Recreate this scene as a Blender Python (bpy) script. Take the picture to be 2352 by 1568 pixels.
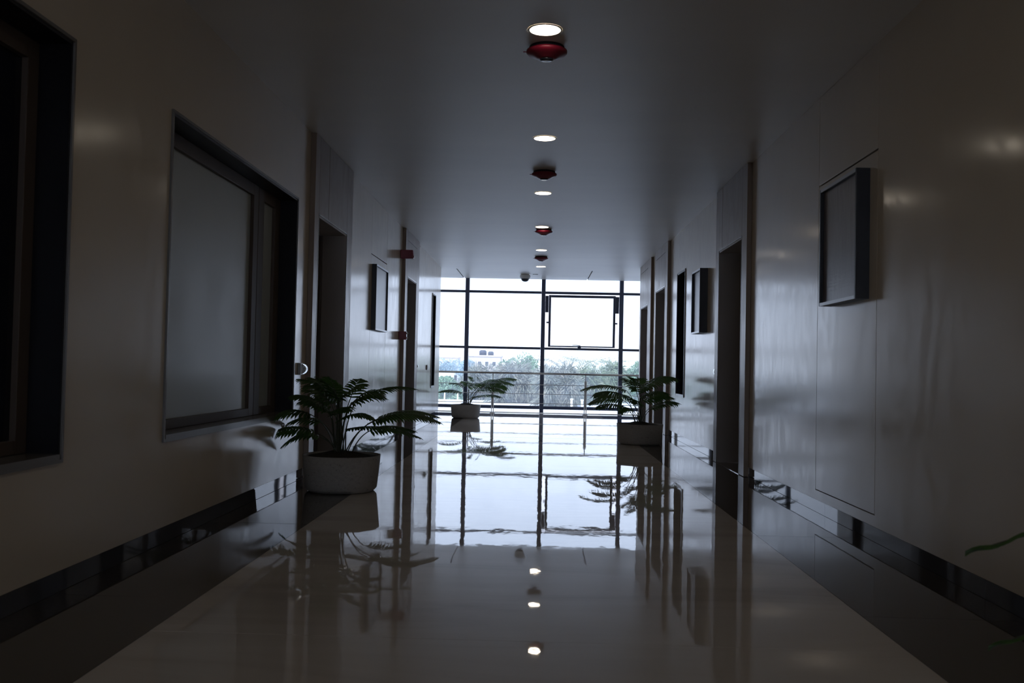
import bpy, bmesh, math, random
from mathutils import Vector, Matrix
random.seed(7)
for o in list(bpy.data.objects): bpy.data.objects.remove(o)
SC = bpy.context.scene
COL = SC.collection

# ---------------------------------------------------------------- camera
YAW, PITCH, ROLL, CAMZ = -0.02762, 0.02715, 0.02072, 1.041
fwd = Vector((math.sin(YAW)*math.cos(PITCH), math.cos(YAW)*math.cos(PITCH), math.sin(PITCH)))
rgt0 = Vector((math.cos(YAW), -math.sin(YAW), 0)); up0 = rgt0.cross(fwd)
rgt = math.cos(ROLL)*rgt0 + math.sin(ROLL)*up0
upv = -math.sin(ROLL)*rgt0 + math.cos(ROLL)*up0
cam = bpy.data.cameras.new('camera'); cam.sensor_width = 36; cam.lens = 36*2200/2352
cam.clip_end = 2000; cam.dof.use_dof = True; cam.dof.focus_distance = 13; cam.dof.aperture_fstop = 5.6
camo = bpy.data.objects.new('camera', cam); COL.objects.link(camo)
m = Matrix((rgt, upv, -fwd)).transposed().to_4x4(); m.translation = Vector((0, 0, CAMZ))
camo.matrix_world = m
SC.camera = camo

# ---------------------------------------------------------------- light and exposure
SKY = (1.25, 1.40, 1.85)
SKY_K = 1.15
w = bpy.data.worlds.new('world'); SC.world = w; w.use_nodes = True
nt = w.node_tree; nt.nodes.clear()
bg = nt.nodes.new('ShaderNodeBackground'); out = nt.nodes.new('ShaderNodeOutputWorld')
tc = nt.nodes.new('ShaderNodeTexCoord'); sx = nt.nodes.new('ShaderNodeSeparateXYZ'); rp = nt.nodes.new('ShaderNodeValToRGB')
nt.links.new(tc.outputs['Generated'], sx.inputs[0]); nt.links.new(sx.outputs['Z'], rp.inputs[0])
rp.color_ramp.elements[0].position = 0.0; rp.color_ramp.elements[0].color = (0.77, 0.83, 1.0, 1)
rp.color_ramp.elements[1].position = 0.6; rp.color_ramp.elements[1].color = (0.58, 0.70, 1.0, 1)
nt.links.new(rp.outputs[0], bg.inputs[0]); bg.inputs[1].default_value = 2.5
nt.links.new(bg.outputs[0], out.inputs[0])
# the glazed end is where the daylight enters: portal for sampling the sky
pl = bpy.data.lights.new('sky_portal', 'AREA'); pl.shape = 'RECTANGLE'; pl.size = 9.8; pl.size_y = 3.3
pl.cycles.is_portal = True
po = bpy.data.objects.new('sky_portal', pl); COL.objects.link(po); po.location = (0, 22.8, 1.55); po.rotation_euler = (math.radians(-90), 0, 0)
sun = bpy.data.lights.new('sun', 'SUN'); sun.energy = 4.2; sun.angle = math.radians(1.5); sun.color = (1, .97, .92)
suno = bpy.data.objects.new('sun', sun); COL.objects.link(suno); suno.rotation_euler = Vector((.35, 1.0, -1.15)).to_track_quat('-Z', 'Y').to_euler()
SC.view_settings.view_transform = 'Standard'; SC.view_settings.look = 'None'
SC.view_settings.gamma = 1; SC.view_settings.exposure = 0.0; SC.view_settings.use_curve_mapping = False
cy = SC.cycles
cy.max_bounces = 12; cy.diffuse_bounces = 6; cy.glossy_bounces = 6; cy.transparent_max_bounces = 12; cy.transmission_bounces = 4
cy.caustics_reflective = True; cy.caustics_refractive = False; cy.sample_clamp_indirect = 4.0; cy.blur_glossy = 0.4
cy.use_denoising = True
LAMP_EMIT = 12.5

# ---------------------------------------------------------------- helpers
def link(o, parent=None):
    COL.objects.link(o)
    if parent: o.parent = parent
    return o
def tag(o, label=None, cat=None, group=None, kind=None):
    if label: o['label'] = label
    if cat: o['category'] = cat
    if group: o['group'] = group
    if kind: o['kind'] = kind
    return o
def empty(name, loc=(0,0,0), rz=0.0):
    o = bpy.data.objects.new(name, None); o.empty_display_size = .1; o.location = loc; o.rotation_euler = (0,0,rz)
    COL.objects.link(o); return o
def obj(name, bm, mat, parent=None, smooth=False, bevel=0.0):
    me = bpy.data.meshes.new(name)
    bmesh.ops.recalc_face_normals(bm, faces=bm.faces)
    bm.to_mesh(me); bm.free(); me.materials.append(mat)
    if smooth:
        for p in me.polygons: p.use_smooth = True
    o = bpy.data.objects.new(name, me); link(o, parent)
    if bevel:
        b = o.modifiers.new('bevel', 'BEVEL'); b.width = bevel; b.segments = 2; b.limit_method = 'ANGLE'
    return o
def box(bm, x0, x1, y0, y1, z0, z1):
    x0, x1 = min(x0,x1), max(x0,x1); y0, y1 = min(y0,y1), max(y0,y1); z0, z1 = min(z0,z1), max(z0,z1)
    v = [bm.verts.new(p) for p in ((x0,y0,z0),(x1,y0,z0),(x1,y1,z0),(x0,y1,z0),(x0,y0,z1),(x1,y0,z1),(x1,y1,z1),(x0,y1,z1))]
    for f in ((3,2,1,0),(4,5,6,7),(0,1,5,4),(1,2,6,5),(2,3,7,6),(3,0,4,7)): bm.faces.new([v[i] for i in f])
    return bm
def B(*a):
    return box(bmesh.new(), *a)
def bobj(name, dims, mat, parent=None, bevel=0.0):
    return obj(name, B(*dims), mat, parent, bevel=bevel)
def lathe(bm, prof, seg=40, c=(0,0,0), sq=0.0, sx_=1.0, sy_=1.0):
    rings = []
    for r, z in prof:
        ring = []
        for i in range(seg):
            a = 2*math.pi*i/seg
            k = 1.0
            if sq: k = 1.0/((abs(math.cos(a))**sq + abs(math.sin(a))**sq)**(1.0/sq))
            ring.append(bm.verts.new((c[0]+r*k*math.cos(a)*sx_, c[1]+r*k*math.sin(a)*sy_, c[2]+z)))
        rings.append(ring)
    for a, b in zip(rings, rings[1:]):
        for i in range(seg): bm.faces.new((a[i], a[(i+1)%seg], b[(i+1)%seg], b[i]))
    bm.faces.new(rings[0]); bm.faces.new(rings[-1])
    return bm
def tube(bm, pts, r0, r1=None, seg=8):
    r1 = r0 if r1 is None else r1
    pts = [Vector(p) for p in pts]; rings = []
    for i, p in enumerate(pts):
        t = (pts[min(i+1, len(pts)-1)] - pts[max(i-1, 0)]).normalized()
        a = t.cross(Vector((0,0,1)))
        if a.length < 1e-3: a = Vector((1,0,0))
        a.normalize(); b = t.cross(a)
        r = r0 + (r1-r0)*i/(len(pts)-1)
        rings.append([bm.verts.new(p + r*(math.cos(2*math.pi*k/seg)*a + math.sin(2*math.pi*k/seg)*b)) for k in range(seg)])
    for a, b in zip(rings, rings[1:]):
        for i in range(seg): bm.faces.new((a[i], a[(i+1)%seg], b[(i+1)%seg], b[i]))
    bm.faces.new(rings[0]); bm.faces.new(rings[-1])
    return bm

# ---------------------------------------------------------------- materials
def mat(name, col, rough=.5, metal=0.0, spec=.5, ior=1.5):
    m = bpy.data.materials.new(name); m.use_nodes = True
    b = m.node_tree.nodes['Principled BSDF']
    b.inputs['Base Color'].default_value = (*col, 1); b.inputs['Roughness'].default_value = rough
    b.inputs['Metallic'].default_value = metal; b.inputs['IOR'].default_value = ior
    b.inputs['Specular IOR Level'].default_value = spec
    return m
def N(m, t): return m.node_tree.nodes.new(t)
def L(m, a, b): m.node_tree.links.new(a, b)
def P(m): return m.node_tree.nodes['Principled BSDF']
def noise(m, scale, detail=4, stretch=(1,1,1), rough=.55, dist=0.0):
    t = N(m, 'ShaderNodeTexCoord'); mp = N(m, 'ShaderNodeMapping'); n = N(m, 'ShaderNodeTexNoise')
    mp.inputs['Scale'].default_value = stretch
    L(m, t.outputs['Object'], mp.inputs[0]); L(m, mp.outputs[0], n.inputs['Vector'])
    n.inputs['Scale'].default_value = scale; n.inputs['Detail'].default_value = detail
    n.inputs['Roughness'].default_value = rough; n.inputs['Distortion'].default_value = dist
    return n.outputs['Fac']
def ramp(m, fac, stops):
    r = N(m, 'ShaderNodeValToRGB'); L(m, fac, r.inputs[0])
    e = r.color_ramp.elements
    while len(e) < len(stops): e.new(.5)
    for k, (p, c) in zip(e, stops):
        k.position = p; k.color = (*c, 1) if isinstance(c, tuple) else (c, c, c, 1)
    return r.outputs[0]
def mapr(m, fac, a, b, lo=.3, hi=.7):
    r = N(m, 'ShaderNodeMapRange'); L(m, fac, r.inputs['Value'])
    r.inputs['From Min'].default_value = lo; r.inputs['From Max'].default_value = hi
    r.inputs['To Min'].default_value = a; r.inputs['To Max'].default_value = b
    return r.outputs[0]
def bump(m, fac, dist, strength=1.0, prev=None):
    b = N(m, 'ShaderNodeBump'); b.inputs['Distance'].default_value = dist; b.inputs['Strength'].default_value = strength
    L(m, fac, b.inputs['Height'])
    if prev is not None: L(m, prev, b.inputs['Normal'])
    return b.outputs[0]

M = {}
# satin wall laminate
def laminate(name, c1, c2, r0, r1, ior=1.5):
    m = mat(name, c1, ior=ior)
    L(m, ramp(m, noise(m, 1.2, 5, (1,1,.6)), [(.3, c1), (.7, c2)]), P(m).inputs['Base Color'])
    L(m, mapr(m, noise(m, 2.0, 6, (1,1.8,.8), .6, 1.6), r0, r1, .42, .62), P(m).inputs['Roughness'])
    L(m, bump(m, noise(m, 1.0, 1, (1,1,.8)), .0004), P(m).inputs['Normal'])
    return m
M['wall'] = laminate('wall_laminate', (.72,.63,.505), (.69,.60,.48), .20, .135, 1.56)
M['casing'] = laminate('casing_stone', (.30,.225,.17), (.25,.185,.14), .30, .37)
P(M['casing']).inputs['Specular IOR Level'].default_value = .28
M['jamb'] = laminate('jamb_veneer', (.38,.34,.315), (.33,.295,.275), .45, .55)
m = M['ceiling'] = mat('ceiling_paint', (.7,.67,.62), .42)
L(m, ramp(m, noise(m, .8, 3, (.5,1.4,1)), [(.3, (.80,.76,.70)), (.7, (.74,.705,.655))]), P(m).inputs['Base Color'])
L(m, bump(m, noise(m, .9, 2, (.4,1.6,1)), .0015), P(m).inputs['Normal'])
# polished marble
m = M['marble'] = mat('cream_marble', (.40,.36,.31), .03)
n1 = noise(m, 1.1, 6, (.35,1.8,1), .6, .8)
L(m, ramp(m, n1, [(.28, (.57,.52,.475)), (.5, (.70,.65,.60)), (.72, (.76,.715,.67))]), P(m).inputs['Base Color'])
L(m, mapr(m, noise(m, 5, 6, (.3,2.2,1), .65), .008, .035), P(m).inputs['Roughness'])
b1 = bump(m, noise(m, 3.2, 2, (1.4,.8,1)), .0005)
L(m, bump(m, noise(m, 11, 2, (1.6,.6,1)), .00013, prev=b1), P(m).inputs['Normal'])
m = M['granite'] = mat('dark_granite', (.045,.043,.045), .03)
L(m, ramp(m, noise(m, 60, 4), [(.35, (.05,.046,.048)), (.7, (.095,.088,.086))]), P(m).inputs['Base Color'])
L(m, bump(m, noise(m, 3.2, 2, (1.4,.8,1)), .0004), P(m).inputs['Normal'])
m = M['skirting'] = mat('skirting_granite', (.075,.08,.095), .02)
L(m, bump(m, noise(m, 1.6, 1, (1,1,1)), .00012), P(m).inputs['Normal'])
M['joint'] = mat('dark_joint', (.02,.018,.016), .8)
M['black_stone'] = mat('black_reveal_stone', (.012,.012,.016), .35, spec=.25)
M['stone_edge'] = mat('grey_stone_edge', (.20,.19,.18), .25)
M['frame'] = mat('brown_window_frame', (.11,.085,.07), .5, spec=.15)
m = M['frosted'] = mat('frosted_glass', (.46,.50,.50), .38)
L(m, mapr(m, noise(m, 1.5, 3), .34, .44), P(m).inputs['Roughness'])
M['dark_glass'] = mat('dark_glass', (.01,.012,.02), .12)
M['leaf_door'] = mat('dark_door_veneer', (.17,.15,.15), .45)
M['alu_dark'] = mat('veiled_blue_mullion', (.05,.065,.12), .4)  # blue lift in the base colour stands in for veiling glare
M['steel'] = mat('brushed_stainless', (.55,.53,.50), .25, 1.0)
M['chrome'] = mat('chrome', (.8,.82,.82), .12, 1.0)
M['black_frame'] = mat('black_board_frame', (.012,.013,.02), .4)
M['silver_edge'] = mat('silver_board_edge', (.42,.43,.45), .35, .6)
m = M['board'] = mat('board_sheet', (.17,.15,.17), .3)
L(m, ramp(m, noise(m, 9, 5, (1,5,.6)), [(.35, (.15,.13,.145)), (.65, (.20,.18,.20))]), P(m).inputs['Base Color'])
M['print'] = mat('faint_print', (.22,.20,.22), .4)
M['board_blue'] = mat('board_sheet_blue', (.16,.18,.25), .3)
M['red'] = mat('red_plastic', (.22,.01,.03), .35)
M['white'] = mat('white_plastic', (.7,.7,.68), .35)
M['grey_plastic'] = mat('grey_plastic', (.35,.36,.37), .3)
M['dome'] = mat('smoked_dome', (.03,.035,.05), .15)
m = M['lamp'] = mat('lamp_diffuser', (1,1,1), .5); P(m).inputs['Emission Color'].default_value = (1,.87,.70,1); P(m).inputs['Emission Strength'].default_value = LAMP_EMIT
m = M['pot'] = mat('grey_stone_pot', (.33,.31,.285), .75)
L(m, ramp(m, noise(m, 38, 5, (1,1,1.5), .7), [(.30, (.09,.08,.07)), (.38, (.38,.355,.33)), (.75, (.46,.435,.40))]), P(m).inputs['Base Color'])
L(m, bump(m, noise(m, 38, 5, (1,1,1.5), .7), .004), P(m).inputs['Normal'])
m = M['pot_pale'] = mat('pale_concrete_pot', (.5,.49,.48), .7)
L(m, ramp(m, noise(m, 20, 4), [(.3, (.46,.45,.44)), (.7, (.52,.51,.50))]), P(m).inputs['Base Color'])
m = M['soil'] = mat('dark_soil', (.05,.04,.03), .95)
L(m, bump(m, noise(m, 30, 5), .02), P(m).inputs['Normal'])
def leafmat(name, c, c2, tr=.35):
    m = mat(name, c, .38)
    L(m, ramp(m, noise(m, 4, 3), [(.35, c), (.65, c2)]), P(m).inputs['Base Color'])
    t = N(m, 'ShaderNodeBsdfTranslucent'); t.inputs[0].default_value = (c2[0]*1.5, c2[1]*1.8, c2[2], 1)
    mx = N(m, 'ShaderNodeMixShader'); mx.inputs[0].default_value = tr
    o = m.node_tree.nodes['Material Output']
    L(m, P(m).outputs[0], mx.inputs[1]); L(m, t.outputs[0], mx.inputs[2]); L(m, mx.outputs[0], o.inputs[0])
    return m
M['leaf'] = leafmat('frond_leaf', (.035,.08,.03), (.075,.15,.045), .3)
M['stem'] = mat('frond_stem', (.07,.085,.05), .45)
# clean thin glass with a little dust; its pale veil is put in for glare
m = M['glass'] = bpy.data.materials.new('window_glass'); m.use_nodes = True
m.node_tree.nodes.clear()
o_ = N(m, 'ShaderNodeOutputMaterial'); tr = N(m, 'ShaderNodeBsdfTransparent'); gl = N(m, 'ShaderNodeBsdfGlossy'); gl.inputs['Roughness'].default_value = .02
tl = N(m, 'ShaderNodeBsdfTranslucent'); tl.inputs[0].default_value = (.85,.92,1,1)
tr.inputs[0].default_value = (.93,.96,.97,1)
fr = N(m, 'ShaderNodeFresnel'); fr.inputs[0].default_value = 1.45
mx = N(m, 'ShaderNodeMixShader'); L(m, fr.outputs[0], mx.inputs[0]); L(m, tr.outputs[0], mx.inputs[1]); L(m, gl.outputs[0], mx.inputs[2])
m2 = N(m, 'ShaderNodeMixShader'); L(m, mapr(m, noise(m, 1.3, 5, (1,1,1), .6, 1.0), .04, .12), m2.inputs[0]); L(m, mx.outputs[0], m2.inputs[1]); L(m, tl.outputs[0], m2.inputs[2])
L(m, m2.outputs[0], o_.inputs[0])
def foliage(name, c1, c2, c3, sc=1.2):
    m = mat(name, c1, .8, spec=.1)
    L(m, ramp(m, noise(m, sc, 4), [(.32, c1), (.5, c2), (.68, c3)]), P(m).inputs['Base Color'])
    return m
M['f_grey'] = foliage('dusty_grey_foliage', (.13,.17,.155), (.25,.265,.225), (.40,.38,.32))
M['f_green'] = foliage('bright_green_foliage', (.14,.25,.16), (.22,.35,.23), (.30,.40,.30))
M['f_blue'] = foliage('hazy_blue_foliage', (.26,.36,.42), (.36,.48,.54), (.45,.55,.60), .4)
M['f_mid'] = foliage('mid_green_foliage', (.12,.18,.12), (.23,.29,.20), (.36,.38,.27))
M['bark'] = mat('tree_bark', (.22,.18,.15), .9)
m = M['ground'] = mat('pale_ground', (.62,.62,.62), .9)
L(m, ramp(m, noise(m, .06, 6, (1,1,1), .6), [(.42, (.74,.74,.74)), (.52, (.66,.67,.69)), (.62, (.42,.46,.48))]), P(m).inputs['Base Color'])
M['beige'] = mat('beige_render', (.52,.46,.43), .9)
M['white_paint'] = mat('white_paint', (.85,.85,.85), .6)
M['tank'] = mat('black_tank', (.06,.07,.10), .5)
M['concrete'] = mat('concrete', (.4,.4,.4), .9)

# ---------------------------------------------------------------- room dimensions
XL, XR, H, CY0, CY1 = -2.112, 2.117, 3.15, -8.0, 20.5
YEND, YGLASS = 22.25, 22.9
SIDE = 4.9
SK = .095           # skirting height

def wall(name, xf, sg, y0, y1, holes):
    """wall slab with its room face at xf, body outwards (sg = -1 left, +1 right); holes = (y0,y1,z0,z1)"""
    ys = sorted({y0, y1, *[h[0] for h in holes], *[h[1] for h in holes]})
    zs = sorted({0.0, H, SK, *[h[2] for h in holes], *[h[3] for h in holes]})
    def solid(yc, zc):
        if zc < SK: return False
        return not any(a < yc < b and c < zc < d for a, b, c, d in holes)
    bm = bmesh.new(); V = {}
    def v(x, y, z):
        k = (x, round(y,4), round(z,4))
        if k not in V: V[k] = bm.verts.new(k)
        return V[k]
    xb = xf + sg*.30
    nY, nZ = len(ys)-1, len(zs)-1
    S = [[solid((ys[i]+ys[i+1])/2, (zs[j]+zs[j+1])/2) for j in range(nZ)] for i in range(nY)]
    for i in range(nY):
        for j in range(nZ):
            if not S[i][j]: continue
            a, b, c, d = ys[i], ys[i+1], zs[j], zs[j+1]
            for x in (xf, xb): bm.faces.new((v(x,a,c), v(x,b,c), v(x,b,d), v(x,a,d)))
            for di, dj, e in ((-1,0,((a,c),(a,d))), (1,0,((b,c),(b,d))), (0,-1,((a,c),(b,c))), (0,1,((a,d),(b,d)))):
                ii, jj = i+di, j+dj
                if 0 <= ii < nY and 0 <= jj < nZ and S[ii][jj]: continue
                (ya,za),(yb,zb) = e
                bm.faces.new((v(xf,ya,za), v(xf,yb,zb), v(xb,yb,zb), v(xb,ya,za)))
    return tag(obj(name, bm, M['wall']), kind='structure')

# openings (y0, y1, z0, z1)
DOORS_L = [(8.65, 10.40, 8.82, 10.12, 2.42, 9.22), (14.62, 16.30, 14.87, 15.95, 2.42, None)]
DOORS_R = [(9.63, 11.30, 9.87, 11.10, 2.43, 10.93), (15.53, 17.25, 15.83, 17.05, 2.43, None), (17.83, 19.72, 18.32, 19.50, 2.29, None)]
WIN1 = (1.55, 4.20, .59, 2.46); WIN2 = (5.37, 8.21, .59, 2.46)
SLOTL = (18.85, 19.42, .62, 2.47); SLOTR = (13.93, 14.70, .67, 2.52)
PANL = (11.90, 13.14, .30, 2.43); PANL2 = (11.90, 13.14, 2.43, H)
PANR = (6.06, 7.34, .165, 2.466); PANR2 = (6.06, 7.34, 2.466, H)
hl = [WIN1, WIN2, SLOTL, PANL, PANL2] + [(d[2], d[3], 0, d[4]) for d in DOORS_L]
hr = [SLOTR, PANR, PANR2] + [(d[2], d[3], 0, d[4]) for d in DOORS_R]
wl = wall('wall_left', XL, -1, CY0, 20.42, hl)
wr = wall('wall_right', XR, 1, CY0, 20.20, hr)

# panel pieces with open joints in the walls
def panel(parent, xf, sg, r, lab=None):
    g = .006
    a, b, c, d = r
    o = bobj('wall_panel', (xf, xf+sg*.02, a+g, b-g, c+g, d-(g if d < H else .001)), M['wall'], parent, bevel=.002)
    return o
for r in (PANL, PANL2): panel(wl, XL, -1, r)
for r in (PANR, PANR2): panel(wr, XR, 1, r)
bobj('joint_backing', (XL-.022, XL-.05, 11.901, 13.139, .301, H-.001), M['joint'], wl)
bobj('joint_backing', (XR+.022, XR+.05, 6.061, 7.339, .166, H-.001), M['joint'], wr)

# end returns, side and back walls of the lobby
def plainwall(name, dims, m='wall'):
    return tag(bobj(name, dims, M[m]), kind='structure')
plainwall('wall_end_left', (-SIDE, XL-.301, 20.12, 20.42, 0, H))
plainwall('wall_end_right', (XR+.301, SIDE, 19.90, 20.20, 0, H))
plainwall('wall_side_left', (-SIDE-.2, -SIDE-.001, 20.0, YEND, 0, H))
plainwall('wall_side_right', (SIDE+.001, SIDE+.2, 19.9, YEND, 0, H))
FILL_WIN = (-1.85, 1.85, .12, 2.8)      # unseen window added in the end wall behind the viewer for fill light
bm = bmesh.new()
for d in ((XL-.3, FILL_WIN[0], 0, H), (FILL_WIN[1], XR+.3, 0, H), (FILL_WIN[0], FILL_WIN[1], 0, FILL_WIN[2]), (FILL_WIN[0], FILL_WIN[1], FILL_WIN[3], H)):
    box(bm, d[0], d[1], CY0-.2, CY0-.001, d[2], d[3])
tag(obj('wall_back', bm, M['wall']), kind='structure')
fill_w = tag(empty('fill_light_window', (0, CY0-.1, 0)), kind='structure')
for d in ((FILL_WIN[0], FILL_WIN[0]+.06, FILL_WIN[2], FILL_WIN[3]), (FILL_WIN[1]-.06, FILL_WIN[1], FILL_WIN[2], FILL_WIN[3]), (-.03, .03, FILL_WIN[2]+.06, FILL_WIN[3]-.06),
          (FILL_WIN[0]+.06, FILL_WIN[1]-.06, FILL_WIN[2], FILL_WIN[2]+.06), (FILL_WIN[0]+.06, FILL_WIN[1]-.06, FILL_WIN[3]-.06, FILL_WIN[3])):
    bobj('window_frame', (d[0], d[1], -.03, .03, d[2], d[3]), M['frame'], fill_w)
for a, b in ((FILL_WIN[0]+.06, -.03), (.03, FILL_WIN[1]-.06)): bobj('window_pane', (a, b, -.003, .003, FILL_WIN[2]+.06, FILL_WIN[3]-.06), M['glass'], fill_w)

# skirting in lengths between the door casings
def skirting(name, xf, sg, spans):
    root = tag(empty(name, (xf, 0, 0)), kind='structure')
    for a, b in spans:
        n = max(1, round((b-a)/2.66)); s = (b-a)/n
        for i in range(n):
            bm = B(sg*.004, sg*.024, a+i*s+.001, a+(i+1)*s-.001, 0.001, SK-.003)
            obj('skirting_tile', bm, M['skirting'], root)
        bobj('skirting_backing', (sg*.026, sg*.30, a, b, 0.0, SK-.001), M['joint'], root)
    return root
skirting('baseboard_left', XL, -1, [(CY0, 8.645), (10.405, 14.615), (16.305, 20.42)])
skirting('baseboard_right', XR, 1, [(CY0, 9.625), (11.305, 15.525), (17.255, 17.825), (19.725, 20.20)])

# floor: cream marble strip between dark granite borders, laid in slabs
fl = tag(bobj('floor', (-SIDE, SIDE, CY0, YEND, -.25, -.021), M['joint']), kind='structure')
XB0, XB1 = -1.475, 1.42
def slab(x0, x1, y0, y1, mt, lab):
    bm = B(x0, x1, y0, y1, -.02, 0)
    t = [random.uniform(-.0007, .0007) for _ in range(4)]
    k = 0
    for v in bm.verts:
        if v.co.z > -.001: v.co.z = -.0008 + t[k]*.8; k += 1
    obj(lab, bm, mt, fl)
J = .0012
yy = 1.02 - 2.66*4
while yy < YEND:
    a, b = max(yy, CY0)+J, min(yy+2.66, YEND-.03)-J
    if b > a + .05:
        slab(XB0+J, XB1-J, a, b, M['marble'], 'marble_slab')
    yy += 2.66
yy = .2 - 2.0*5
while yy < 20.2:
    a, b = max(yy, CY0)+J, min(yy+2.0, 20.2)-J
    if b > a + .05:
        slab(XL-.003, XB0-J, a, b, M['granite'], 'granite_slab')
        slab(XB1+J, XR+.003, a, b, M['granite'], 'granite_slab')
    yy += 2.0
slab(-SIDE, XB0-J, 20.2+J, YEND-.03, M['granite'], 'granite_slab')
slab(XB1+J, SIDE, 20.2+J, YEND-.03, M['granite'], 'granite_slab')
tag(bobj('trim_1', (-SIDE, SIDE, YEND-.028, YEND, -.02, .012), M['steel']), kind='structure')
# thresholds under the doors are in the door builder

# ceiling: painted board, then a strip of panels before the glass
ce = tag(bobj('ceiling', (XL-.3, XR+.3, CY0, 20.6, H, H+.25), M['ceiling']), kind='structure')
xs = [-SIDE, -4.73, -1.80, 1.13, 4.06, SIDE]
for a, b in zip(xs, xs[1:]):
    bobj('ceiling_panel', (a+.012, b-.012, 20.615, YGLASS-.1, H+.004, H+.03), M['ceiling'], ce)
bobj('panel_backing', (-SIDE, SIDE, 20.601, YGLASS-.1, H+.035, H+.25), M['joint'], ce)
bobj('ceiling_slot', (-.16, -.04, 21.55, 21.60, H-.002, H+.003), M['joint'], ce)

# unseen storeys above the corridor, added to block the sun
plainwall('wall_upper_sun_block', (-14, 14, CY0-2, YGLASS-.06, H+.255, H+9), 'concrete')

# ---------------------------------------------------------------- doors
def door(name, xf, sg, D, handle=False):
    y0, y1, a, b, zt, gy = D
    root = tag(empty(name, (xf, (a+b)/2, 0)), kind='structure')
    oy = (a+b)/2
    P_ = -sg*.05      # casing proud of the wall, towards the room
    g = .0015
    def pc(nm, d, m, bv=0.0):
        x0, x1, ya, yb, z0, z1 = d
        return bobj(nm, (x0, x1, ya-oy, yb-oy, z0, z1), m, root, bevel=bv)
    pc('casing_stile', (P_, -sg*.001, y0, a, .002, H-.002), M['casing'], .003)
    pc('casing_stile', (P_, -sg*.001, b, y1, .002, H-.002), M['casing'], .003)
    if gy:
        pc('lintel_panel', (P_, -sg*.001, a+g, gy-.005, zt, H-.002), M['casing'], .002)
        pc('lintel_panel', (P_, -sg*.001, gy+.005, b-g, zt, H-.002), M['casing'], .002)
        pc('joint_backing', (P_+sg*.02, P_+sg*.03, gy-.006, gy+.006, zt, H-.002), M['joint'])
    else:
        pc('lintel_panel', (P_, -sg*.001, a+g, b-g, zt, H-.16), M['casing'], .002)
        pc('lintel_panel', (P_, -sg*.001, a+g, b-g, H-.150, H-.002), M['casing'], .002)
    dp = .27
    pc('jamb_lining', (P_+sg*.004, sg*dp, a+.001, a+.02, .002, zt-.001), M['jamb'])
    pc('jamb_lining', (P_+sg*.004, sg*dp, b-.02, b-.001, .002, zt-.001), M['jamb'])
    pc('head_lining', (P_+sg*.004, sg*dp, a+.021, b-.021, zt-.02, zt-.001), M['jamb'])
    pc('stone_edge', (P_-sg*.002, P_+sg*.003, a-.012, a+.0005, .002, zt+.012), M['stone_edge'])
    pc('stone_edge', (P_-sg*.002, P_+sg*.003, b-.0005, b+.012, .002, zt+.012), M['stone_edge'])
    pc('stone_edge', (P_-sg*.002, P_+sg*.003, a-.012, b+.012, zt-.0005, zt+.012), M['stone_edge'])
    lf = pc('door_leaf', (sg*(dp-.045), sg*(dp-.002), a+.025, b-.025, .012, zt-.025), M['leaf_door'], .003)
    pc('door_stop', (sg*(dp-.07), sg*(dp-.046), a+.021, a+.05, .012, zt-.021), M['leaf_door'])
    pc('door_stop', (sg*(dp-.07), sg*(dp-.046), b-.05, b-.021, .012, zt-.021), M['leaf_door'])
    pc('threshold', (P_, sg*dp, a+.001, b-.001, -.019, .004), M['granite'])
    # lever handle on the leaf
    hy = (a+.12-oy) if not handle else (a+.55-oy)
    bm = bmesh.new(); xh = sg*(dp-.045)
    tube(bm, [(xh, hy, 1.12), (xh-sg*.05, hy, 1.12), (xh-sg*.055, hy+.12, 1.12)], .009)
    box(bm, xh, xh-sg*.008, hy-.025, hy+.025, 1.0, 1.22)
    h = obj('door_handle', bm, M['chrome'], lf)
    return root
door('door_1', XL, -1, DOORS_L[0])
door('door_2', XL, -1, DOORS_L[1], True)
door('door_3', XR, 1, DOORS_R[0])
door('door_4', XR, 1, DOORS_R[1])
door('door_5', XR, 1, DOORS_R[2])

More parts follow.
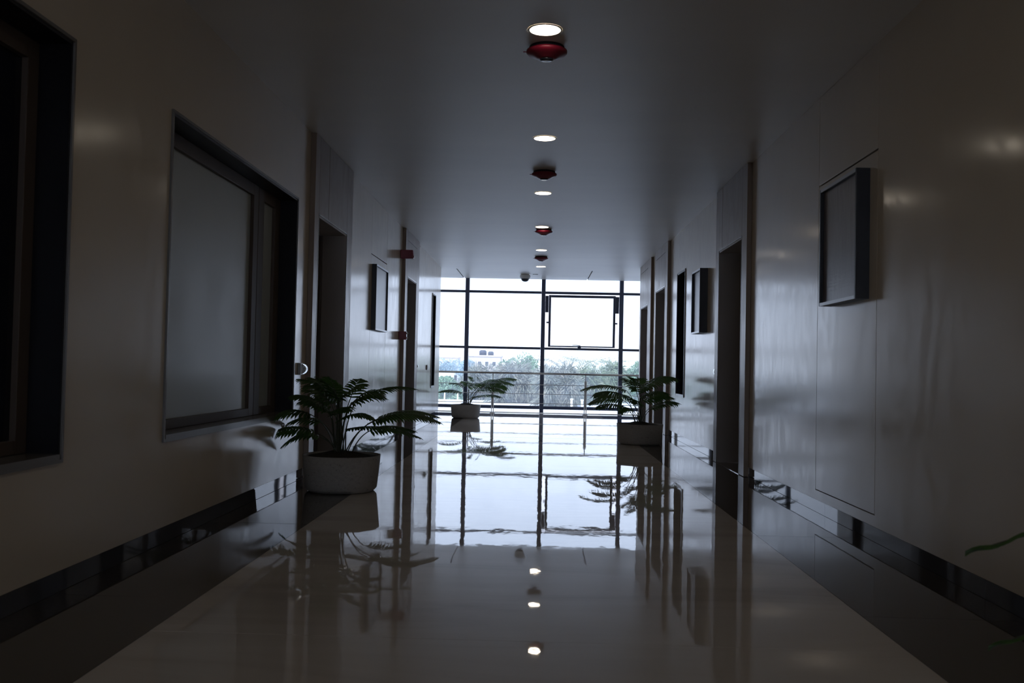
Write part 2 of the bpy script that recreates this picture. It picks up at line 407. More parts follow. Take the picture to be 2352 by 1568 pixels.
# ---------------------------------------------------------------- recessed windows
def recess_window(name, xf, sg, W, divs, depth=.14, glass='frosted'):
    a, b, c, d = W
    root = tag(empty(name, (xf, (a+b)/2, 0)), kind='structure'); oy = (a+b)/2
    def pc(nm, x0, x1, ya, yb, z0, z1, m, par=root, bv=0.0):
        return bobj(nm, (x0, x1, ya-oy, yb-oy, z0, z1), m, par, bevel=bv)
    t = .018
    i = -sg*.004; e = sg*(depth+.06)
    pc('reveal', i, e, a+.001, a+t, c+.001, d-.001, M['black_stone'])
    pc('reveal', i, e, b-t, b-.001, c+.001, d-.001, M['black_stone'])
    pc('reveal', i, e, a+t, b-t, d-t, d-.001, M['black_stone'])
    pc('window_sill', -sg*.012, e, a+t, b-t, c+.001, c+t+.01, M['stone_edge'])
    for nm, ya, yb, z0, z1 in (('edge_trim', a-.012, a+.004, c-.012, d+.012), ('edge_trim', b-.004, b+.012, c-.012, d+.012),
                               ('edge_trim', a+.004, b-.004, d-.004, d+.012), ('edge_trim', a+.004, b-.004, c-.012, c+.004)):
        pc(nm, -sg*.013, -sg*.0005, ya, yb, z0, z1, M['stone_edge'])
    x0, x1 = sg*depth, sg*(depth+.05)
    za, zb = c+t+.012, d-t-.001
    for (ya, yb, fw) in divs:
        ya, yb = max(ya, a+t+.001), min(yb, b-t-.001)
        sash = pc('window_frame', x0, x1, ya, ya+fw, za, zb, M['frame'], bv=.003)
        pc('window_frame', x0, x1, yb-fw, yb, za, zb, M['frame'], bv=.003)
        pc('window_frame', x0, x1, ya+fw, yb-fw, za, za+.06, M['frame'], bv=.003)
        pc('window_frame', x0, x1, ya+fw, yb-fw, zb-.09, zb, M['frame'], bv=.003)
        pc('window_pane', sg*(depth+.028), sg*(depth+.036), ya+fw-.002, yb-fw+.002, za+.05, zb-.08, M[glass])
    pc('room_backing', sg*(depth+.058), sg*.297, a+.02, b-.02, c+.03, d-.02, M['joint'])
    return root
recess_window('window_1', XL, -1, WIN1, [(1.6, 3.0, .07), (3.0, 4.2, .09)], glass='dark_glass')
recess_window('window_2', XL, -1, WIN2, [(5.38, 7.55, .12), (7.56, 8.21, .15)])
recess_window('window_3', XL, -1, SLOTL, [(18.85, 19.42, .04)], .2, 'dark_glass')
recess_window('window_4', XR, 1, SLOTR, [(13.93, 14.70, .04)], .2, 'dark_glass')

# ---------------------------------------------------------------- glazed end wall
cw = tag(empty('window_5', (0, YGLASS, 0)), kind='structure')
MX = [-5.0, -3.55, -1.72, .10, 1.96, 3.80, 5.0]
TZ = [(.10, .075), (1.51, .055), (2.845, .055), (3.55, .055)]
for x in MX:
    bobj('mullion', (x-.047, x+.047, -.09, .05, -2.2, 3.58), M['alu_dark'], cw, bevel=.004)
zedges = [-2.2] + [t[0] for t in TZ]
for k, (a, b) in enumerate(zip(MX, MX[1:])):
    for z, h in TZ:
        bobj('transom', (a+.048, b-.048, -.06, .04, z-h/2, z+h/2), M['alu_dark'], cw)
    for j, (z0, z1) in enumerate(zip(zedges, zedges[1:])):
        if a == .10 and j == 2: continue
        bobj('window_pane', (a+.048, b-.048, -.004, .004, z0+.03, z1-.03), M['glass'], cw)
# top-hung opening sash, pushed a little outwards
sa = bpy.data.objects.new('opening_sash', None); sa.empty_display_size = .1; link(sa, cw)
sa.location = (1.03, .06, 2.80); sa.rotation_euler = (math.radians(3.0), 0, 0)
sw, sh = .80, 1.245
for d in ((-sw, -sw+.055), (sw-.055, sw)):
    bobj('sash_frame', (d[0], d[1], -.03, .03, -sh, 0), M['alu_dark'], sa)
bobj('sash_frame', (-sw+.056, sw-.056, -.03, .03, -.06, 0), M['alu_dark'], sa)
bobj('sash_frame', (-sw+.056, sw-.056, -.03, .03, -sh, -sh+.03), M['alu_dark'], sa)
bobj('window_pane', (-sw+.056, sw-.056, -.004, .004, -sh+.031, -.061), M['glass'], sa)
bm = B(-.09, -.01, -.05, -.02, -sh-.05, -sh+.03); tube(bm, [(-.02, -.05, -sh+.035), (-.12, -.06, -sh+.05), (-.22, -.06, -sh+.055)], .010, .006)
obj('sash_handle', bm, M['alu_dark'], sa)
for s in (-1, 1):
    bobj('sash_stay', (s*(sw+.042)-.039, s*(sw+.042)+.039, -.02, .02, -.42, -.02), M['alu_dark'], sa)
    bobj('sash_catch', (s*(sw+.02)-.03, s*(sw+.02)+.03, -.04, .0, -.68, -.64), M['alu_dark'], sa)

# ---------------------------------------------------------------- balustrade
ba = tag(empty('balustrade', (0, 21.85, 0)), 'stainless steel balustrade with round rails in front of the glass wall', 'railing')
obj('top_rail', tube(bmesh.new(), [(-4.85,0,.915), (0,0,.915), (4.85,0,.915)], .024, seg=14), M['steel'], ba, True)
for z in (.66, .45, .235):
    obj('rail_rod', tube(bmesh.new(), [(-4.85,0,z), (0,0,z), (4.85,0,z)], .0075, seg=8), M['steel'], ba, True)
for x in (-3.13, -1.02, 1.09, 3.2):
    bm = bmesh.new()
    for s in (-1, 1): box(bm, x+s*.012, x+s*.032, -.035, .035, .01, .765)
    ps = obj('post', bm, M['steel'], ba, bevel=.003)
    tube_ = obj('post_pin', tube(bmesh.new(), [(x,0,.15), (x,0,.90)], .011), M['steel'], ps, True)
    obj('base_flange', lathe(bmesh.new(), [(.062,.001), (.062,.008), (.05,.014)], 20, (x,0,0)), M['steel'], ps, True)

# ---------------------------------------------------------------- boards on the walls
def board(nm, x_wall, sg, depth, y0, y1, z0, z1, label, sheet, fw=.022):
    root = tag(empty(nm, (x_wall, (y0+y1)/2, z0)), label, 'notice board', 'framed boards on the corridor walls')
    oy = (y0+y1)/2; d = -sg*depth; h = z1-z0; hw = (y1-y0)/2
    bm = bmesh.new()
    for a, b, c, e in ((-hw, -hw+fw, 0, h), (hw-fw, hw, 0, h), (-hw+fw, hw-fw, 0, fw), (-hw+fw, hw-fw, h-fw, h)):
        box(bm, -sg*.001, d*.93, a, b, c, e)
    obj('board_frame', bm, M['black_frame'], root)
    for c, e in ((0, fw), (h-fw, h)):
        tag(bobj('frame_edge', (d*.935, d, -hw+fw, hw-fw, c, e), M['silver_edge'], root), 'silver edge strip')
    for a, b in ((-hw, -hw+fw), (hw-fw, hw)):
        bobj('frame_edge', (d*.935, d, a, b, 0, h), M['black_frame'], root)
    bobj('board_sheet', (-sg*.002, d*.72, -hw+fw+.001, hw-fw-.001, fw+.001, h-fw-.001), M[sheet], root)
    if sheet == 'board':       # rows of print too small to read
        bm = bmesh.new(); rr = random.Random(3)
        for c in range(7):
            yc = -hw + .09 + c*(2*hw-.16)/6.5
            z = .10
            while z < h-.12:
                l = rr.uniform(.02, .07); box(bm, d*.721, d*.724, yc, yc+l, z, z+.006); z += .022
        tag(obj('printed_text', bm, M['print'], root), kind='stuff')
    return root
board('notice_board', XR, 1, .09, 6.20, 7.00, 1.53, 2.375, 'framed notice board with rows of small print on the near right wall panel', 'board')
board('notice_board', XR, 1, .10, 12.10, 12.75, 1.53, 2.345, 'black framed board with plain bluish sheet between slot window and nearest right door', 'board_blue')
board('notice_board', XL, -1, .06, 11.98, 12.92, 1.48, 2.31, 'black framed board with plain bluish sheet on the left wall between the two doors', 'board_blue')

# ---------------------------------------------------------------- switches
def switch(x, sg, y, z, label, s=.095, dp=.045):
    root = tag(empty('wall_switch', (x, y, z)), label, 'switch', 'switch plates beside the doors')
    obj('back_plate', B(-sg*.001, -sg*dp*.45, -s/2, s/2, -s/2, s/2), M['grey_plastic'], root, bevel=.004)
    bm = bmesh.new()
    for i in range(9):
        a = -1.2 + 2.4*i/8
        z1 = math.sin(a)*s*.40
        box(bm, -sg*dp*.45, -sg*(dp*.45 + dp*.75*math.cos(a)), -s*.32, s*.32, z1-.0049, z1+.0049)
    obj('rocker', bm, M['chrome'], root, bevel=.0015)
switch(XL, -1, 8.42, .99, 'chrome fronted switch box beside the near left door, above the nearest plant', .105, .06)
switch(XL, -1, 18.12, 1.01, 'small silver switch plate beside the narrow slot window on left wall')
switch(XL, -1, 16.42, 1.03, 'small silver switch plate at the far edge of the second left door', .08)
switch(XR, 1, 11.42, 1.04, 'small silver switch plate at the far edge of the nearest right door', .09, .03)

# ---------------------------------------------------------------- fire alarm boxes
hs = tag(empty('alarm_sounder', (XL, 14.42, 2.72)), 'red box shaped alarm sounder high on left wall by the second door', 'alarm')
bm = B(.001, .19, -.05, .05, -.065, .065)
for v in bm.verts:
    if v.co.x > .1 and v.co.z < 0: v.co.x += .012
obj('sounder_body', bm, M['red'], hs, bevel=.008)
obj('strobe_lens', B(.195, .212, -.035, .035, -.05, -.02), M['white'], hs, bevel=.004)
hs = tag(empty('call_point', (XL, 14.42, 1.49)), 'red manual call point box at mid height on left wall by the second door', 'alarm')
obj('call_box', B(.001, .12, -.05, .05, -.062, .062), M['red'], hs, bevel=.006)
for z in (-.035, .035):
    bm = bmesh.new(); bmesh.ops.create_uvsphere(bm, u_segments=12, v_segments=8, radius=.014, matrix=Matrix.Translation((.125, 0, z)))
    obj('bolt_cap', bm, M['chrome'], hs, True)

# ---------------------------------------------------------------- ceiling things
LY = [5.92, 8.74, 11.50, 14.27, 17.08, 19.87, 3.13, .34, -2.45, -5.24]
LN = ['nearest round recessed ceiling light, before the first red detector', 'second round ceiling light from the viewer, between first two red detectors',
      'third round ceiling light, just beyond the second red detector', 'fourth round ceiling light, just before the third red detector',
      'fifth round ceiling light, between third and farthest red detectors', 'farthest round ceiling light, beyond the last red detector']
for i, y in enumerate(LY):
    lab = LN[i] if i < 6 else ['round recessed ceiling light just out of view above the viewer', 'round recessed ceiling light straight above the viewer', 'round recessed ceiling light a step behind the viewer', 'round recessed ceiling light nearest the back wall'][i-6]
    r = tag(empty('ceiling_light', (.02 if i > 0 else .003, y, H)), lab, 'light', 'round recessed ceiling lights' if i < 6 else 'ceiling lights behind the viewer')
    bm = bmesh.new(); seg = 36
    pr = [(.108, -.0005), (.106, -.005), (.096, -.005), (.096, -.002)]
    rings = [[bm.verts.new((q*math.cos(2*math.pi*k/seg), q*math.sin(2*math.pi*k/seg), z)) for k in range(seg)] for q, z in pr]
    for a, b in zip(rings, rings[1:]):
        for k in range(seg): bm.faces.new((a[k], a[(k+1)%seg], b[(k+1)%seg], b[k]))
    obj('trim_ring', bm, M['ceiling'], r, True)
    obj('diffuser', lathe(bmesh.new(), [(.096, -.0015), (.096, -.004)], 36), M['lamp'], r)
DN = ['nearest round red smoke detector on the ceiling', 'second red smoke detector on the ceiling from the viewer',
      'third red smoke detector, close behind the fourth ceiling light', 'farthest red smoke detector, just before the last ceiling light']
for i, (x, y) in enumerate(((.017, 6.245), (.026, 10.23), (.048, 14.55), (.02, 18.1))):
    r = tag(empty('smoke_detector', (x, y, H)), DN[i], 'smoke detector', 'red smoke detectors along the ceiling')
    obj('detector_base', lathe(bmesh.new(), [(.115, -.001), (.12, -.02)], 36), M['black_frame'], r)
    obj('detector_body', lathe(bmesh.new(), [(.12, -.0205), (.134, -.026), (.134, -.040), (.122, -.052), (.085, -.064), (.06, -.078), (.05, -.082)], 36), M['red'], r, True)
    obj('sensor_ring', lathe(bmesh.new(), [(.046, -.0825), (.040, -.090), (.02, -.092)], 28), M['dome'], r, True)
    obj('test_tab', B(-.155, -.128, -.008, .008, -.038, -.032), M['red'], r)
r = tag(empty('dome_camera', (-.33, 21.6, H)), 'white dome security camera hanging from ceiling strip before the glass', 'camera')
obj('camera_housing', lathe(bmesh.new(), [(.085, .003), (.115, -.02), (.122, -.06), (.105, -.10)], 32), M['white'], r, True)
obj('camera_dome', lathe(bmesh.new(), [(.088, -.101), (.085, -.125), (.065, -.15), (.03, -.165)], 28), M['dome'], r, True)

# ---------------------------------------------------------------- potted plants
def bez(p0, p1, p2, n):
    return [((1-t)**2)*p0 + 2*t*(1-t)*p1 + t*t*p2 for t in [i/(n-1) for i in range(n)]]
def frond_leaf(bm, s, tip, arch, width, npair, rr, droop=.3, tilt=.6):
    """feathered blade: midrib from s to tip, fingers on both sides, thin but folded"""
    s, tip = Vector(s), Vector(tip)
    mid = (s+tip)/2 + Vector((0,0,arch))
    rib = bez(s, mid, tip, 24)
    Lg = (tip-s).length
    side0 = (tip-s).cross(Vector((0,0,1)))
    if side0.length < 1e-4: side0 = Vector((1,0,0))
    side0.normalize()
    if side0.y > 0: side0 = -side0
    side0 = (Matrix.Rotation(tilt, 3, (tip-s).normalized()) @ side0)
    if side0.z > 0: side0 = (Matrix.Rotation(-2*tilt, 3, (tip-s).normalized()) @ side0)
    def at(u):
        k = u*23; i = min(int(k), 22); f = k-i
        return rib[i]*(1-f)+rib[i+1]*f, (rib[i+1]-rib[i]).normalized()
    for i in range(npair):
        u = .02 + .96*i/(npair-1)
        p, t = at(u)
        prof = math.sin(math.pi*min(1, .18+.80*u))**.6
        ln = width*prof*rr.uniform(.88, 1.08)
        ang = math.radians(74 - 52*u)
        for sg in (-1, 1):
            d = (math.cos(ang)*t + math.sin(ang)*sg*side0).normalized()
            q = p + rr.uniform(-.004,.004)*t
            tipp = q + d*ln + Vector((0,0,-droop*ln*rr.uniform(.7,1.3)))
            wv = (t - t.dot(d)*d)
            if wv.length < 1e-4: wv = Vector((0,0,1))
            wv = wv.normalized()*(Lg/npair*.41*rr.uniform(.85,1.1) + .002)
            m1 = q + d*ln*.55 + Vector((0,0,-droop*ln*.22))
            m2 = q + d*ln*.82 + Vector((0,0,-droop*ln*.55))
            upn = Vector((0,0,.004))
            v = [bm.verts.new(c) for c in (q-wv*.7, q+wv*.7, m1-wv*1.15, m1+upn, m1+wv*1.15, m2-wv*.8, m2+upn, m2+wv*.8, tipp, q+upn)]
            bm.faces.new((v[0], v[9], v[3], v[2])); bm.faces.new((v[9], v[1], v[4], v[3]))
            bm.faces.new((v[2], v[3], v[6], v[5])); bm.faces.new((v[3], v[4], v[7], v[6]))
            bm.faces.new((v[5], v[6], v[8])); bm.faces.new((v[6], v[7], v[8]))
    p, t = at(.98)
    v = [bm.verts.new(c) for c in (p-side0*.008, p+side0*.008, p+t*width*.25+side0*.01, p+t*width*.5+Vector((0,0,-droop*width*.25)), p+t*width*.25-side0*.01)]
    bm.faces.new(v)
    return rib
def plant(loc, R0, Hp, fronds, label, seed, W=.17, potmat='pot'):
    rr = random.Random(seed)
    root = tag(empty('potted_plant', loc, 0), label, 'plant', 'fern-like plants in low stone pots')
    s = R0
    pot = bmesh.new()
    prof = [(s*.60, 0), (s*.80, .0), (s*.87, .012), (s*.918, .03), (s*.935, .08), (s*.97, Hp*.62), (s, Hp), (s*.955, Hp), (s*.93, Hp-.03), (s*.92, Hp-.08), (s*.3, Hp-.085)]
    lathe(pot, prof, 56, sq=2.3)
    obj('pot', pot, M[potmat], root, True)
    so = bmesh.new()
    lathe(so, [(s*.922, Hp-.06), (s*.90, Hp-.022), (s*.6, Hp-.004), (s*.25, Hp+.022), (s*.08, Hp+.026)], 36, sq=2.3)
    for v in so.verts:
        if v.co.z > Hp-.05: v.co.z += rr.uniform(-.008, .010)
    obj('soil', so, M['soil'], root, True)
    for i, (sx_, sz, tx, tz, dys, dyt, arch, wk) in enumerate(fronds):
        b0 = Vector((rr.uniform(-.045,.045) + sx_*.12, rr.uniform(-.045,.045)+dys*.1, Hp-.01))
        st = Vector((sx_, dys, sz)); tp = Vector((tx, dyt, tz))
        ctrl = Vector((b0.x*.7 + st.x*.3, b0.y*.7+st.y*.3, b0.z + (st.z-b0.z)*.75))
        pts = bez(b0, ctrl, st, 9)
        bm = bmesh.new()
        tube(bm, pts, .0058, .0038, 6)
        mid = (st+tp)/2 + Vector((0,0,arch))
        tube(bm, bez(st, mid, tp, 10), .0038, .0015, 5)
        for v in bm.verts: v.co.x = max(XL+.012-loc[0], min(XR-.012-loc[0], v.co.x))
        sm = obj('stem', bm, M['stem'], root, True)
        lb = bmesh.new()
        ln = (tp-st).length
        if wk < .25:      # a single slender strap seen at the frame's edge
            c = bez(st, mid, tp, 18); side = (tp-st).cross(Vector((0,0,1))).normalized(); pv = None
            for q, c_ in enumerate(c):
                hwid = .013*math.sin(math.pi*(.12+.88*q/17))**.7 + .0008
                wob = Vector((0,0,.006*math.sin(q*.9)))
                cur = (lb.verts.new(c_-side*hwid+wob), lb.verts.new(c_+Vector((0,0,.005))+wob), lb.verts.new(c_+side*hwid+wob-Vector((0,0,.010))))
                if pv:
                    lb.faces.new((pv[0], pv[1], cur[1], cur[0])); lb.faces.new((pv[1], pv[2], cur[2], cur[1]))
                pv = cur
        else: frond_leaf(lb, st, tp, arch, W*wk*min(1.0, .5+ln*1.6), max(11, int(ln/.0225)), rr, tilt=rr.uniform(.08,.45))
        for v in lb.verts: v.co.x = max(XL+.012-loc[0], min(XR-.012-loc[0], v.co.x))
        obj('leaf', lb, M['leaf'], root)
    return root

def conv(lst, bx, by, k, rr):
    out = []
    for (ax, ay, tx, ty, d0, d1, arch, wk) in lst:
        out.append(((ax-bx)*k, (by-ay)*k, (tx-bx)*k, (by-ty)*k, d0, d1, arch, wk))
    return out
F1 = [(727,1006,643,1030,-.05,-.10,.11,.8),(718,994,617,1004,-.10,-.22,.08,.8),(722,974,626,989,.05,.10,.10,.9),(711,953,632,962,-.15,-.26,.08,1),
      (738,945,659,930,.12,.20,.08,.9),(752,930,663,901,.15,.30,.06,.9),(764,905,660,874,.05,.15,.05,1),
      (768,925,716,872,-.10,-.22,.07,1.2),(775,920,742,870,-.14,-.30,.05,1.3),(790,915,800,872,.10,.30,.05,1.2),
      (806,923,872,905,-.08,-.12,.09,1.3),(806,920,934,891,.10,.25,.10,1.0),(772,951,806,939,-.14,-.34,.07,1.1),(758,952,730,930,-.12,-.34,.05,1.1),
      (774,967,858,957,-.12,-.24,.09,.9),(843,972,1000,968,.06,.12,.13,.95),(850,966,992,960,.20,.34,.11,.8),
      (792,986,967,999,-.12,-.22,.10,.8),(834,994,936,995,.16,.30,.06,.7),(745,925,690,890,.02,.0,.06,1.2),(775,915,768,868,-.2,-.38,.04,1.3),(782,915,838,884,-.15,-.3,.05,1.2),(790,930,862,914,.1,.2,.06,1.1),(760,920,705,878,.15,.3,.06,1.2),(748,940,672,912,-.1,-.2,.07,1.0)]
F3 = [(1439,898,1338,897,-.05,-.12,.14,1.1),(1433,908,1366,909,-.15,-.3,.08,1.2),(1433,920,1356,929,.0,.05,.11,.9),(1430,932,1371,936,-.12,-.25,.06,1.0),
      (1447,938,1424,945,-.15,-.3,.05,.8),(1450,925,1436,908,-.1,-.3,.04,.8),(1462,898,1436,872,.05,.1,.06,1.3),(1466,900,1450,870,-.15,-.25,.05,1.4),
      (1474,902,1491,877,-.15,-.3,.04,1.4),(1473,895,1551,868,.0,.0,.13,1.1),(1475,900,1472,872,.15,.3,.04,1.3),(1478,919,1535,903,.1,.2,.08,1.0),
      (1497,934,1552,923,-.05,-.1,.06,1.0),(1482,924,1551,913,.12,.3,.09,1.0),(1470,926,1450,922,-.18,-.36,.05,1.0),(1500,940,1530,931,.1,.2,.04,.8),(1478,910,1500,900,-.15,-.35,.05,1.2)]
F2 = [(1062,902,1011,901,-.05,-.1,.08,.8),(1068,888,1034,881,0,.05,.05,.9),(1086,876,1078,866,.05,.1,.03,.8),(1110,888,1100,869,-.1,-.15,.05,1.1),
      (1112,886,1162,889,-.05,-.1,.10,1.2),(1135,874,1183,869,.05,.1,.06,.9),(1120,880,1178,881,0,0,.10,1.0),(1100,908,1150,909,-.1,-.2,.06,.9),
      (1075,890,1110,883,.1,.2,.05,.9),(1083,914,1106,910,.1,.25,.03,.7),(1098,893,1158,897,-.1,-.25,.08,1.1),(1078,885,1058,877,.1,.3,.03,.8),(1104,884,1140,874,.1,.2,.06,1.3)]
plant((-1.605, 7.90, 0), .315, .295, conv(F1, 778, 1131, .00352, None), 'large potted plant standing nearest, in front of the near left door', 11, .135)
plant((1.455, 13.6, 0), .325, .285, conv(F3, 1472, 1020, .00613, None), 'potted plant standing by the right wall near the slot window', 12, .19)
plant((-1.45, 19.45, 0), .305, .27, conv(F2, 1071, 960, .00884, None), 'farthest potted plant, standing before the steel railing', 13, .19, 'pot_pale')
F4 = [(-.25,.66,-.585,.575,-.1,-.15,.01,.16),(-.2,.40,-.50,.315,-.05,-.1,.01,.2),(-.2,.30,-.42,.19,-.15,-.25,.03,.8),(-.0,.7,-.05,.85,.2,.4,.08,.6),
      (.0,.7,.14,.78,-.1,-.3,.1,.6),(.0,.6,.16,.5,.1,.3,.1,.6),(-.05,.75,-.1,.85,-.1,-.35,.1,.9),(.0,.8,.05,.9,.1,.4,.1,.7),(-.08,.5,-.14,.60,.2,.4,.06,.6),(.02,.62,.05,.6,-.2,-.5,.1,.9)]
plant((1.72, 2.72, 0), .30, .27, F4, 'blurred foreground plant whose leaf tips enter at the lower right edge', 14, .11)

# ---------------------------------------------------------------- outdoors
GZ = -2.2
tag(bobj('ground', (-400, 400, -300, 700, GZ-.3, GZ), M['ground']), kind='structure')
plainwall('wall_slab_edge', (-SIDE, SIDE, YEND-.2, YEND, GZ, -.26), 'concrete')
def px2(px, py, Y):      # point seen at photo pixel px,py at depth Y
    d = rgt*((px-1176)/2200) - upv*((py-784)/2200) + fwd
    return d*(Y/d.y) + Vector((0,0,CAMZ))
def tree(pxl, pxr, pyt, Y, fm, label, seed, n=7000, style='feather', zb=GZ, group='trees outside the glass wall', sprays=0, name='tree'):
    rr = random.Random(seed)
    a, b = px2(pxl, 845, Y), px2(pxr, 845, Y)
    top = px2((pxl+pxr)/2, pyt, Y).z
    cx, hw = (a.x+b.x)/2, abs(b.x-a.x)/2
    Ht = top - zb; cz = zb + Ht*.52; hz = Ht*.5
    root = tag(empty(name, (cx, Y, zb)), label, 'tree', group)
    bm = bmesh.new()
    for k in range(5):
        an = rr.uniform(0, 6.28); e = Vector((math.cos(an)*hw*.55, math.sin(an)*hw*.5, Ht*.75*rr.uniform(.8,1.05)))
        tube(bm, bez(Vector((0,0,0)), Vector((0,0,Ht*.45)), e, 6), .10, .03, 6)
    obj('trunk', bm, M['bark'], root)
    verts, faces = [], []
    lumps = [(rr.uniform(-.6,.6)*hw, rr.uniform(-.5,.5)*hw, (cz-zb)+rr.uniform(-.95,.5)*hz, rr.uniform(.25,.5)) for _ in range(26)]
    def strip(p, d, l, w):
        d = d.normalized(); s = d.cross(Vector((rr.uniform(-1,1), rr.uniform(-1,1), rr.uniform(-1,1))))
        if s.length < 1e-3: return
        s = s.normalized()*w
        i = len(verts)
        m_ = p + d*l*.5 + Vector((0,0,l*.06)); e = p + d*l
        for q in (p-s*.4, p+s*.4, m_+s, m_-s, e): verts.append(tuple(q))
        faces.append((i, i+1, i+2, i+3)); faces.append((i+3, i+2, i+4))
    for k in range(n):
        lx, ly, lz, lr = rr.choice(lumps)
        # point on the lump's shell
        th = rr.uniform(0, 6.283); ph = math.acos(rr.uniform(-1, 1))
        rad = rr.uniform(.75, 1.0)
        dv = Vector((math.sin(ph)*math.cos(th), math.sin(ph)*math.sin(th), math.cos(ph)))
        p = Vector((lx + dv.x*lr*hw*rad, ly + dv.y*lr*hw*rad, lz + dv.z*lr*hz*rad*1.1))
        p.x = max(-hw*1.02, min(hw*1.02, p.x)); p.z = max(.05, min(Ht, p.z))
        if style == 'feather':
            d = dv + Vector((rr.uniform(-.5,.5), rr.uniform(-.5,.5), rr.uniform(-1.3,.0)))
            strip(p, d, rr.uniform(.35,1.1), rr.uniform(.02,.045))
        else:
            d = dv + Vector((rr.uniform(-1,1), rr.uniform(-1,1), rr.uniform(-.6,.6)))
            strip(p, d, rr.uniform(.12,.28), rr.uniform(.04,.09))
    # long arching bare sprays above the crown
    for k in range(sprays):
        x0 = rr.uniform(-.6,.6)*hw; dirx = rr.choice((-1,1))*rr.uniform(.5,1.5)
        p0 = Vector((x0, rr.uniform(-.4,.4)*hw, Ht*.86)); p1 = p0 + Vector((dirx*.7, 0, .9)); p2 = p0 + Vector((dirx*2.0, rr.uniform(-.3,.3), rr.uniform(.2,1.0)))
        c = bez(p0, p1, p2, 14)
        for q, q2 in zip(c, c[1:]):
            strip(q, q2-q, (q2-q).length*1.1, .016)
            for _ in range(3): strip(q, Vector((dirx*.8+rr.uniform(-.4,.4), rr.uniform(-.4,.4), rr.uniform(-1,.25))), rr.uniform(.15,.4), .012)
    me = bpy.data.meshes.new('foliage'); me.from_pydata(verts, [], faces); me.materials.append(M[fm])
    o = bpy.data.objects.new('foliage', me); link(o, root)
    return root
tree(1136, 1236, 806, 102, 'f_green', 'rounded bright green tree rising above the grey bushes', 21, 9000, 'leafy')
tree(1050, 1150, 838, 95, 'f_grey', 'dusty grey green feathery tree behind the farthest potted plant', 22, 9000)
tree(1120, 1245, 830, 88.5, 'f_grey', 'dense grey feathery bush left of the central mullion', 23, 12000)
tree(1232, 1330, 828, 82, 'f_grey', 'dry drooping grey bush just right of the central mullion', 24, 11000, sprays=8)
tree(1300, 1400, 828, 88.5, 'f_mid', 'feathery tree with long arching sprays under the opening sash', 25, 11000, sprays=16)
tree(1370, 1440, 832, 95, 'f_mid', 'grey green bushy tree crossed by the right mullion', 26, 8000, sprays=5)
tree(1415, 1500, 822, 102, 'f_green', 'pale green tree in the rightmost glass bay', 27, 8000, 'leafy')
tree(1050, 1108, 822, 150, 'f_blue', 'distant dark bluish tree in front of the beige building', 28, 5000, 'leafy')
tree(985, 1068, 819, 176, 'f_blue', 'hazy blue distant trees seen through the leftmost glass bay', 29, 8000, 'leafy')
tree(990, 1066, 862, 84, 'f_green', 'low light green bush behind the white fence in the leftmost bay', 30, 7000, 'leafy')
tree(890, 985, 822, 112, 'f_green', 'green tree hidden past the end of the left wall', 31, 3000, 'leafy')
tree(1510, 1610, 822, 94, 'f_mid', 'grey green tree hidden past the end of the right wall', 32, 3000)

def building(px0, px1, pyt, Y, label, wins, tanks=()):
    a, b = px2(px0, pyt, Y), px2(px1, pyt, Y)
    root = tag(empty('distant_building', ((a.x+b.x)/2, Y, GZ)), label, 'building')
    hw = (b.x-a.x)/2; h = a.z-GZ
    bobj('facade', (-hw, hw, 0, 10, 0, h), M['beige'], root)
    bobj('parapet', (-hw-.2, hw+.2, -.2, 10.2, h+.001, h+.35), M['beige'], root)
    for wx in wins:
        f = bobj('window_frame', (wx*hw-.5, wx*hw+.5, -.08, -.001, h-2.3, h-1.1), M['white_paint'], root)
        bobj('window_pane', (wx*hw-.4, wx*hw+.4, -.1, -.081, h-2.2, h-1.2), M['tank'], f)
    for tx, r in tanks:
        obj('water_tank', lathe(bmesh.new(), [(r, h+.351), (r, h+.351+r*1.1), (r*.6, h+.351+r*1.4)], 16, (tx*hw, 3, 0)), M['tank'], root, True)
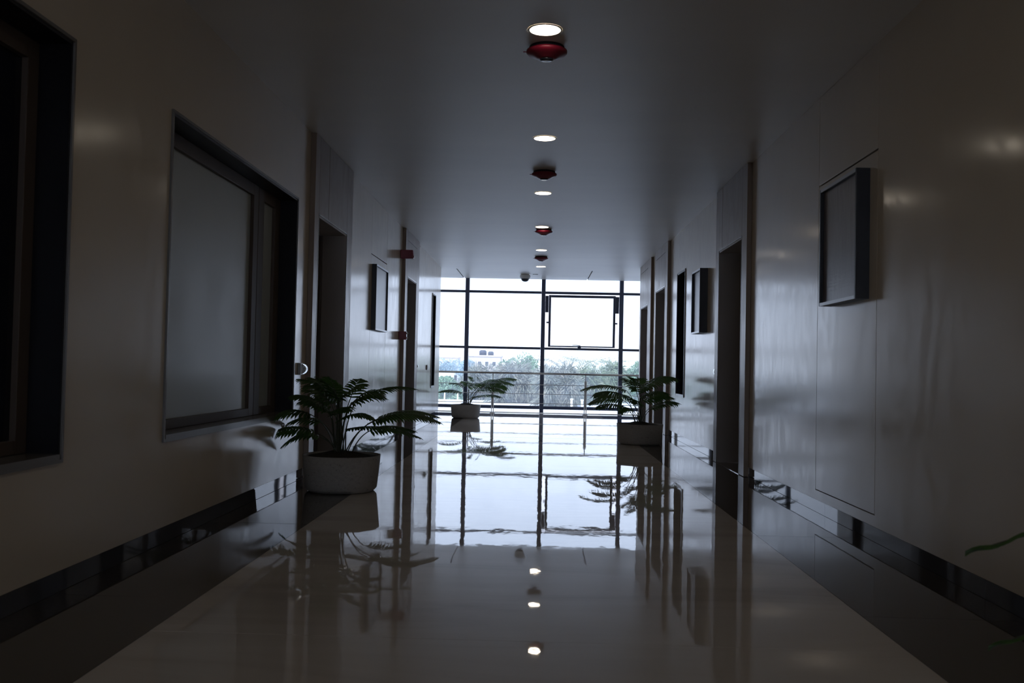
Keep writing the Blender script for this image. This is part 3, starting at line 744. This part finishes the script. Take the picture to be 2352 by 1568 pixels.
building(1076, 1150, 818, 230, 'beige flat roofed building with dark roof tanks beyond the trees', (-.7, -.3, .15, .6), ((-.15, .9), (.35, .7)))
building(960, 1052, 820, 330, 'pale pinkish building low on the skyline in the leftmost bay', (-.6, 0, .5))

fe = tag(empty('white_fence', (0, 62, GZ)), 'low white wall with white posts behind the glass beside the left corridor wall', 'fence')
xa, xb = px2(975, 912, 62).x, px2(1060, 912, 62).x; zt = px2(1030, 917, 62).z - GZ
bobj('fence_wall', (xa, xb, 0, .15, 0, zt), M['white_paint'], fe)
for px_ in (985, 1021, 1051):
    x = px2(px_, 905, 62).x; bobj('fence_post', (x-.04, x+.04, .03, .11, zt+.001, zt+.45), M['white_paint'], fe)
for px_, h_, Y, lab in ((1313, 915, 66, 'short white marker post standing before the drooping grey bush'), (1337, 917, 66, 'short white marker post beside the right railing post')):
    q = px2(px_, h_, Y); e = tag(empty('marker_post', (q.x, Y, GZ)), lab, 'post', 'white posts before the bushes')
    bobj('post_shaft', (-.07, .07, -.07, .07, 0, q.z-GZ-.1), M['white_paint'], e, bevel=.01)
    bobj('post_cap', (-.1, .1, -.1, .1, q.z-GZ-.099, q.z-GZ), M['white_paint'], e, bevel=.01)
# parked van far off in the left bay
q = px2(1039, 855, 120); v_ = tag(empty('parked_van', (q.x, 110, GZ)), 'small white parked van far off in the leftmost glass bay', 'van')
bobj('van_body', (-1.6, 1.2, -1, 1, .35, q.z-GZ+.2), M['white_paint'], v_, bevel=.2)
bobj('van_cab', (1.21, 2.1, -.95, .95, .35, (q.z-GZ)*.6), M['white_paint'], v_, bevel=.2)
bobj('windscreen', (1.205, 1.5, -.85, .85, (q.z-GZ)*.6+.01, (q.z-GZ)*.9), M['dark_glass'], v_)
for xx in (-1.1, 1.5):
    for y_ in (-.95, .95):
        bm = bmesh.new(); bmesh.ops.create_cone(bm, cap_ends=True, segments=18, radius1=.35, radius2=.35, depth=.2, matrix=Matrix.Translation((xx, y_, .35)) @ Matrix.Rotation(math.pi/2, 4, 'X'))
        obj('wheel', bm, M['tank'], v_)
